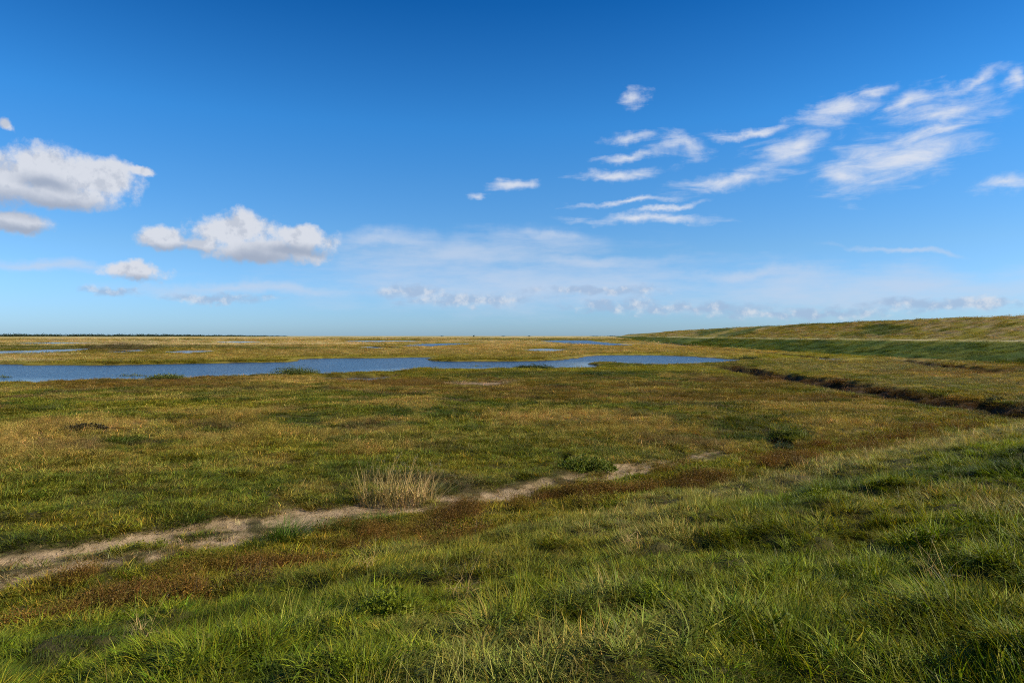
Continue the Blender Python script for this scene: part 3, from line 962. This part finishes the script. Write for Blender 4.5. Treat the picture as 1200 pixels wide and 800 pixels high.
def stalk(r, L, lean, wdt, colr, headc, head=True):
    """one upright stalk with a nodding seed head"""
    n = 6
    t = np.linspace(0, 1, n)
    x = lean[0] * L * t ** 1.6; y = lean[1] * L * t ** 1.6; z = L * t * (1 - 0.12 * t)
    V, F = [], []
    for i in range(n):
        ww = wdt * (1 - 0.5 * t[i])
        for k_ in range(3):
            a = k_ * 2.094
            V.append((x[i] + ww * math.cos(a), y[i] + ww * math.sin(a), z[i]))
    for i in range(n - 1):
        for k_ in range(3):
            F.append((i * 3 + k_, i * 3 + (k_ + 1) % 3, i * 3 + 3 + (k_ + 1) % 3, i * 3 + 3 + k_))
    V, F = np.array(V), np.array(F)
    C_ = np.ones((len(V), 3)) * colr
    parts = [(V, F, C_)]
    bl = blades(r, 3, 0.01, (L * 0.3, L * 0.6), (wdt * 2, wdt * 3.5), (0.3, 0.7), (0.6, 1.6), 4, (0.1, 0), straw=0, base=colr)
    bl[0][:, 2] += L * 0.25
    parts.append(bl)
    if head:
        hd = leaves(r, 26, L * 0.05, L * 0.05, L * 0.16, (0.015, 0.04), base=headc, up=2, hollow=0.1)
        hd = (hd[0] + np.array((x[-1], y[-1], z[-1] * 0.93)), hd[1], hd[2])
        parts.append(hd)
    return merge(*parts)


rp = np.random.default_rng(11)
SDRY = np.array((0.50, 0.36, 0.13)); GRY = np.array((0.16, 0.16, 0.08))
# the dry reed clump by the track
x, y, z = hit(466, 592)
reed = plant('dry_reed_clump', 'straw-coloured clump of dry reeds standing beside the dirt track', 'reeds', (x, y, z),
             [('dry_leaves', merge(blades(rp, 400, (1.0, 0.4), (0.25, 1.25), (0.006, 0.014), (0.05, 0.5), (0.1, 0.9), 4, (0.12, 0), straw=0.5, straw_col=(1.3, 1.3, 1.5), base=SDRY * 0.85),
                                    blades(rp, 130, (1.0, 0.4), (0.6, 1.2), (0.005, 0.010), (0.05, 0.4), (0.2, 0.8), 4, (0.15, 0), straw=0, base=(0.11, 0.12, 0.04)))),
              ('green_shoots', blades(rp, 160, (1.1, 0.45), (0.2, 0.6), (0.006, 0.012), (0.1, 0.6), (0.3, 1.0), 4, (0.2, 0), straw=0.2, base=(0.09, 0.11, 0.02)))])
stem_me = [mesh_from('reed_stem', *(lambda q: (q[0], q[1]))(st), m_plant, st[2]) for st in
           [stalk(rp, rp.uniform(0.95, 1.4), (rp.uniform(-.15, .4), rp.uniform(-.2, .2)), 0.007, SDRY * rp.uniform(.8, 1.3), GRY) for _ in range(8)]]
for i in range(34):
    a = rp.uniform(0, 6.283); q = math.sqrt(rp.uniform())
    o = add('stem', stem_me[i % 8], parent=reed, loc=(0.9 * q * math.cos(a), 0.32 * q * math.sin(a), 0))
    o.rotation_euler = (0, 0, rp.uniform(-0.6, 0.6)); o.scale = (1, 1, rp.uniform(0.75, 1.1))


def bush(name, label, cat, at, rx, ry, h, base, alt=None, alt_f=0.0, n=1500, size=(0.03, 0.07), group=None, twig=(0.10, 0.07, 0.04), grass=None):
    fol = leaves(rp, n, rx, ry, h, size, base=base, alt=alt, alt_f=alt_f, up=0.9, hollow=0.25)
    # uneven outline: a few shoulders
    lob = [fol]
    for _ in range(4):
        a = rp.uniform(0, 6.283)
        q = leaves(rp, n // 5, rx * 0.5, ry * 0.5, h * rp.uniform(0.5, 0.85), size, base=np.array(base) * rp.uniform(.8, 1.2), alt=alt, alt_f=alt_f, up=0.9)
        lob.append((q[0] + np.array((rx * 0.65 * math.cos(a), ry * 0.65 * math.sin(a), 0)), q[1], q[2]))
    parts = [('foliage', merge(*lob)),
             ('twigs', blades(rp, 60, (rx * 0.6, ry * 0.6), (h * 0.6, h * 1.15), (0.006, 0.012), (0.05, 0.7), (0.0, 0.4), 3, (0.05, 0), straw=0, base=twig))]
    if grass is not None:
        parts.append(('grass_skirt', blades(rp, 160, (rx * 1.15, ry * 1.15), (h * 0.25, h * 0.8), (0.006, 0.012), (0.1, 0.7), (0.3, 1.2), 4, (0.2, 0), straw=0.15, base=grass)))
    return plant(name, label, cat, at, parts, rz=rp.uniform(-0.4, 0.4), group=group)


def tussock(name, label, cat, at, rad, length, base, n=260, width=(0.005, 0.011), straw=0.1, tilt=(0.05, 0.6), wind=(0.2, 0.05), group=None):
    return plant(name, label, cat, at, [('blades', blades(rp, n, rad, length, width, tilt, (0.3, 1.3), 5, wind, straw=straw, base=base)),
                                        ('dead_leaves', blades(rp, n // 5, rad, (length[0] * .6, length[1] * .8), width, (0.3, 1.1), (0.4, 1.2), 4, wind, straw=0, base=(0.30, 0.23, 0.11)))], group=group)


G1, G2, Y1 = (0.065, 0.115, 0.012), (0.04, 0.075, 0.012), (0.15, 0.16, 0.02)
R1, R2 = (0.165, 0.080, 0.014), (0.105, 0.056, 0.016)
bush('leafy_bush', 'leafy green bush with a dark hollow on the far edge of the track', 'bush', (688, 551), 1.0, 0.6, 0.5, (0.085, 0.115, 0.014), Y1, .35, 2200, (0.05, 0.11), grass=(0.10, 0.13, 0.02))
bush('leafy_bush', 'dark green rounded bush where the track fades near the creek', 'bush', (922, 513), 0.8, 0.55, 0.5, (0.07, 0.095, 0.014), Y1, .3, 1800, (0.04, 0.09), grass=(0.10, 0.12, 0.02))
bush('leafy_bush', 'small blackish green bush between track end and red-brown herbs', 'bush', (917, 527), 0.42, 0.35, 0.38, (0.045, 0.07, 0.035), None, 0, 1100, (0.03, 0.06))
tussock('grass_tussock', 'upright dark green grass tuft growing on the track edge beside bare earth', 'grass tuft', (335, 634), 0.26, (0.35, 0.72), G1, 380, width=(0.008, 0.016))
tussock('grass_tussock', 'low dark green grass tuft left of the upright tuft on the track edge', 'grass tuft', (305, 639), 0.26, (0.15, 0.32), G2, 260)
tussock('grass_tussock', 'broad green grass clump between the reeds and the red-brown bushes', 'grass tuft', (392, 619), (0.5, 0.22), (0.18, 0.4), G1, 420)
tussock('grass_tussock', 'narrow green grass clump at the track edge below the dry reeds', 'grass tuft', (445, 610), (0.6, 0.2), (0.15, 0.34), G1, 380)
for px, py, rx, h, c1, lb in [
        (552, 628, .62, .50, R1, 'rust-brown herb bush below the reeds, largest on the dike foot'),
        (508, 624, .45, .36, R2, 'dark brown herb bush beside the largest rust-brown bush'),
        (378, 664, .48, .40, R1, 'rust-brown herb bush in front of the upright track-edge tuft'),
        (425, 650, .36, .30, R2, 'brown herb bush with straw stalks beside it'),
        (300, 682, .50, .34, R2, 'low dark brown herb bush along the grassy dike foot'),
        (225, 702, .40, .34, R1, 'small rust-brown herb bush half sunk in dike grass'),
        (20, 738, .50, .36, R1, 'rust-brown herb bush at the outer end of the herb band'),
        (750, 578, .60, .42, R1, 'rust-brown herb bush in front of the pale track bend'),
        (815, 574, .55, .42, R2, 'dark brown herb bush at the foot of the pale grass edge'),
        (935, 545, .42, .44, R2, 'dark red-brown herb bush under the small blackish bush'),
        (690, 590, .50, .34, (0.17, 0.12, 0.02), 'yellow-brown herb bush between track and dike grass')]:
    bush('herb_bush', lb, 'bush', (px, py), rx, rx * .8, h, c1, np.array(c1) * (1.5, 1.9, 1.2), .35, 1500, (0.015, 0.045), group='herb bushes along the dike foot')
for px, py, n, lb in [(432, 668, 9, 'pale dead grass stalks beside the brown herb bush'), (1103, 686, 7, 'pale dead grass stalks standing alone in flattened dike grass'),
                      (545, 700, 8, 'pale bent dead stalks in long green dike grass'), (735, 640, 8, 'straw stalks on the pale grassy dike edge'),
                      (160, 745, 7, 'thin straw stalks rising above the green dike grass'), (1010, 540, 9, 'straw stalks on the dike edge towards the creek')]:
    x, y, z = hit(px, py)
    o = plant('dead_grass_stalks', lb, 'dead stalks', (x, y, z), [('dry_leaves', blades(rp, 34, 0.16, (0.12, 0.30), (0.002, 0.005), (0.1, 0.7), (0.2, 1.0), 4, (0.3, 0), straw=0, base=(0.32, 0.26, 0.13)))], group='dead stalk tufts on the dike')
    for i in range(n):
        e = add('stem', stem_me[(i * 3 + n) % 8], parent=o, loc=(rp.normal(0, .07), rp.normal(0, .07), 0))
        s_ = rp.uniform(.25, .45); e.scale = (s_, s_, s_); e.rotation_euler = (rp.normal(0, .2), rp.normal(0, .2) + .15, rp.uniform(0, 6.28))
for px, py, rx, h, lb in [(452, 715, .30, .24, 'bright yellow-green leafy herb in the dike grass below the dead stalks'), (640, 700, .26, .20, 'light green leafy herb among long dike grass'),
                          (965, 585, .34, .24, 'pale green leafy herb on the upper dike edge')]:
    bush('leafy_herb', lb, 'herb', (px, py), rx, rx * .8, h, (0.17, 0.20, 0.012), (0.12, 0.15, 0.012), .4, 800, (0.025, 0.06), group='leafy herbs in the dike grass', twig=(0.12, 0.14, 0.03))
# clumps on the lagoon's near bank
for px, py, rx, h, c1, lb in [
        (345, 437.8, 3.1, .95, (0.085, 0.105, 0.03), 'tall domed grey-green shrub on the lagoon bank, largest by the water'),
        (158, 444.0, 2.8, .6, (0.10, 0.115, 0.025), 'long low green shrub bank at the lagoon edge'),
        (198, 443.4, 2.3, .5, (0.10, 0.115, 0.025), 'lower green shrub adjoining the long bank by the lagoon'),
        (3, 446, 1.2, .6, (0.08, 0.10, 0.025), 'short green shrub where the lagoon meets its near bank'),
        (626, 431.6, 2.6, .62, (0.05, 0.065, 0.02), 'dark green shrub jutting into the narrow end of the lagoon'),
        (560, 432, 3.2, .5, (0.15, 0.15, 0.03), 'yellowish grass hummock on the bank opposite the spit'),
        (876, 421.5, 2.6, .8, (0.04, 0.055, 0.018), 'dark shrub at the closed end of the lagoon'),
        (1030, 460, 1.2, .55, R2, 'dark brown shrub inside the winding creek'),
        (985, 449, 1.3, .5, R2, 'brown shrub on the upper creek bend'),
        (1165, 473, 1.0, .5, (0.05, 0.05, 0.018), 'blackish shrub at the creek end below the dike grass'),
        (705, 440, 2.4, .4, (0.045, 0.06, 0.016), 'flat dark green shrub patch on yellow-green marsh'),
        (100, 504, .8, .3, (0.05, 0.04, 0.018), 'flat dark brown cushion in ochre marsh grass'),
        (900, 445, 1.6, .5, R2, 'brown shrub at the head of the creek')]:
    bush('bank_shrub', lb, 'shrub', (px, py), rx, rx * .45, h, c1, np.array(c1) * 1.6, .35, int(1300 * max(1, rx / 1.5)), (0.07, 0.16), group='shrubs by lagoon and creek', grass=np.array(c1) * 1.25)

# far trees: a wood that reads as one mass, and a few that stand apart
def crown(r, n, rx, ry, h, base):
    return leaves(r, n, rx, ry, h, (min(rx, h) * .25, min(rx, h) * .55), base=base, up=0.8, hollow=0.1)


wood = []
for i in range(900):
    px = rp.uniform(-160, 335)
    dist = rp.uniform(3300, 3700)
    hh = rp.uniform(11, 19) * np.interp(px, [-160, 200, 335], [1.0, 0.75, 0.35])
    q = crown(rp, 40, rp.uniform(14, 34), 12, hh, (0.030, 0.048, 0.028))
    a, b, _ = ray(px, 393)
    wood.append((q[0] + np.array((a * dist, b * dist, 0.0)), q[1], q[2]))
add('far_woodland', mesh_from('far_woodland', *merge(*wood)[:2], m_plant, merge(*wood)[2]), kind='stuff', label='thin dark belt of woodland along the far horizon', category='woodland')
for px, dist, rx, hh, lb in [(555, 2600, 6, 7, 'single tiny tree on the horizon above the spit'), (518, 3000, 9, 5, 'tiny low bush on the horizon left of the single tree'),
                             (620, 2800, 8, 5, 'tiny bush on the horizon right of the single tree'), (590, 3300, 14, 5, 'faint wide bush on the horizon near the single tree')]:
    a, b, _ = ray(px, 393)
    plant('far_tree', lb, 'tree', (a * dist, b * dist, h_at(a * dist, b * dist)),
          [('crown', crown(rp, 140, rx, rx, hh, (0.03, 0.045, 0.022))),
           ('trunk', blades(rp, 6, rx * .1, (hh * .5, hh * .8), (0.4, 0.8), (0, 0.3), (0, .2), 3, (0, 0), straw=0, base=(0.06, 0.05, 0.04)))], group='far trees on the horizon')
for px, dist, rx, hh, lb in [(741, 2250, 26, 5.0, 'dark clump of trees at the far end of the dike'), (718, 3100, 60, 5.0, 'low dark hedge beyond the far end of the dike'), (697, 3400, 50, 4.0, 'faint hedge on the horizon past the dike end')]:
    a, b, _ = ray(px, 393)
    plant('far_hedge', lb, 'hedge', (a * dist, b * dist, h_at(a * dist, b * dist)),
          [('crown', crown(rp, 500, rx, 8, hh, (0.03, 0.055, 0.02))),
           ('trunk', blades(rp, 8, rx * .4, (hh * .4, hh * .7), (0.4, 0.8), (0, 0.3), (0, .2), 3, (0, 0), straw=0, base=(0.06, 0.05, 0.04)))])
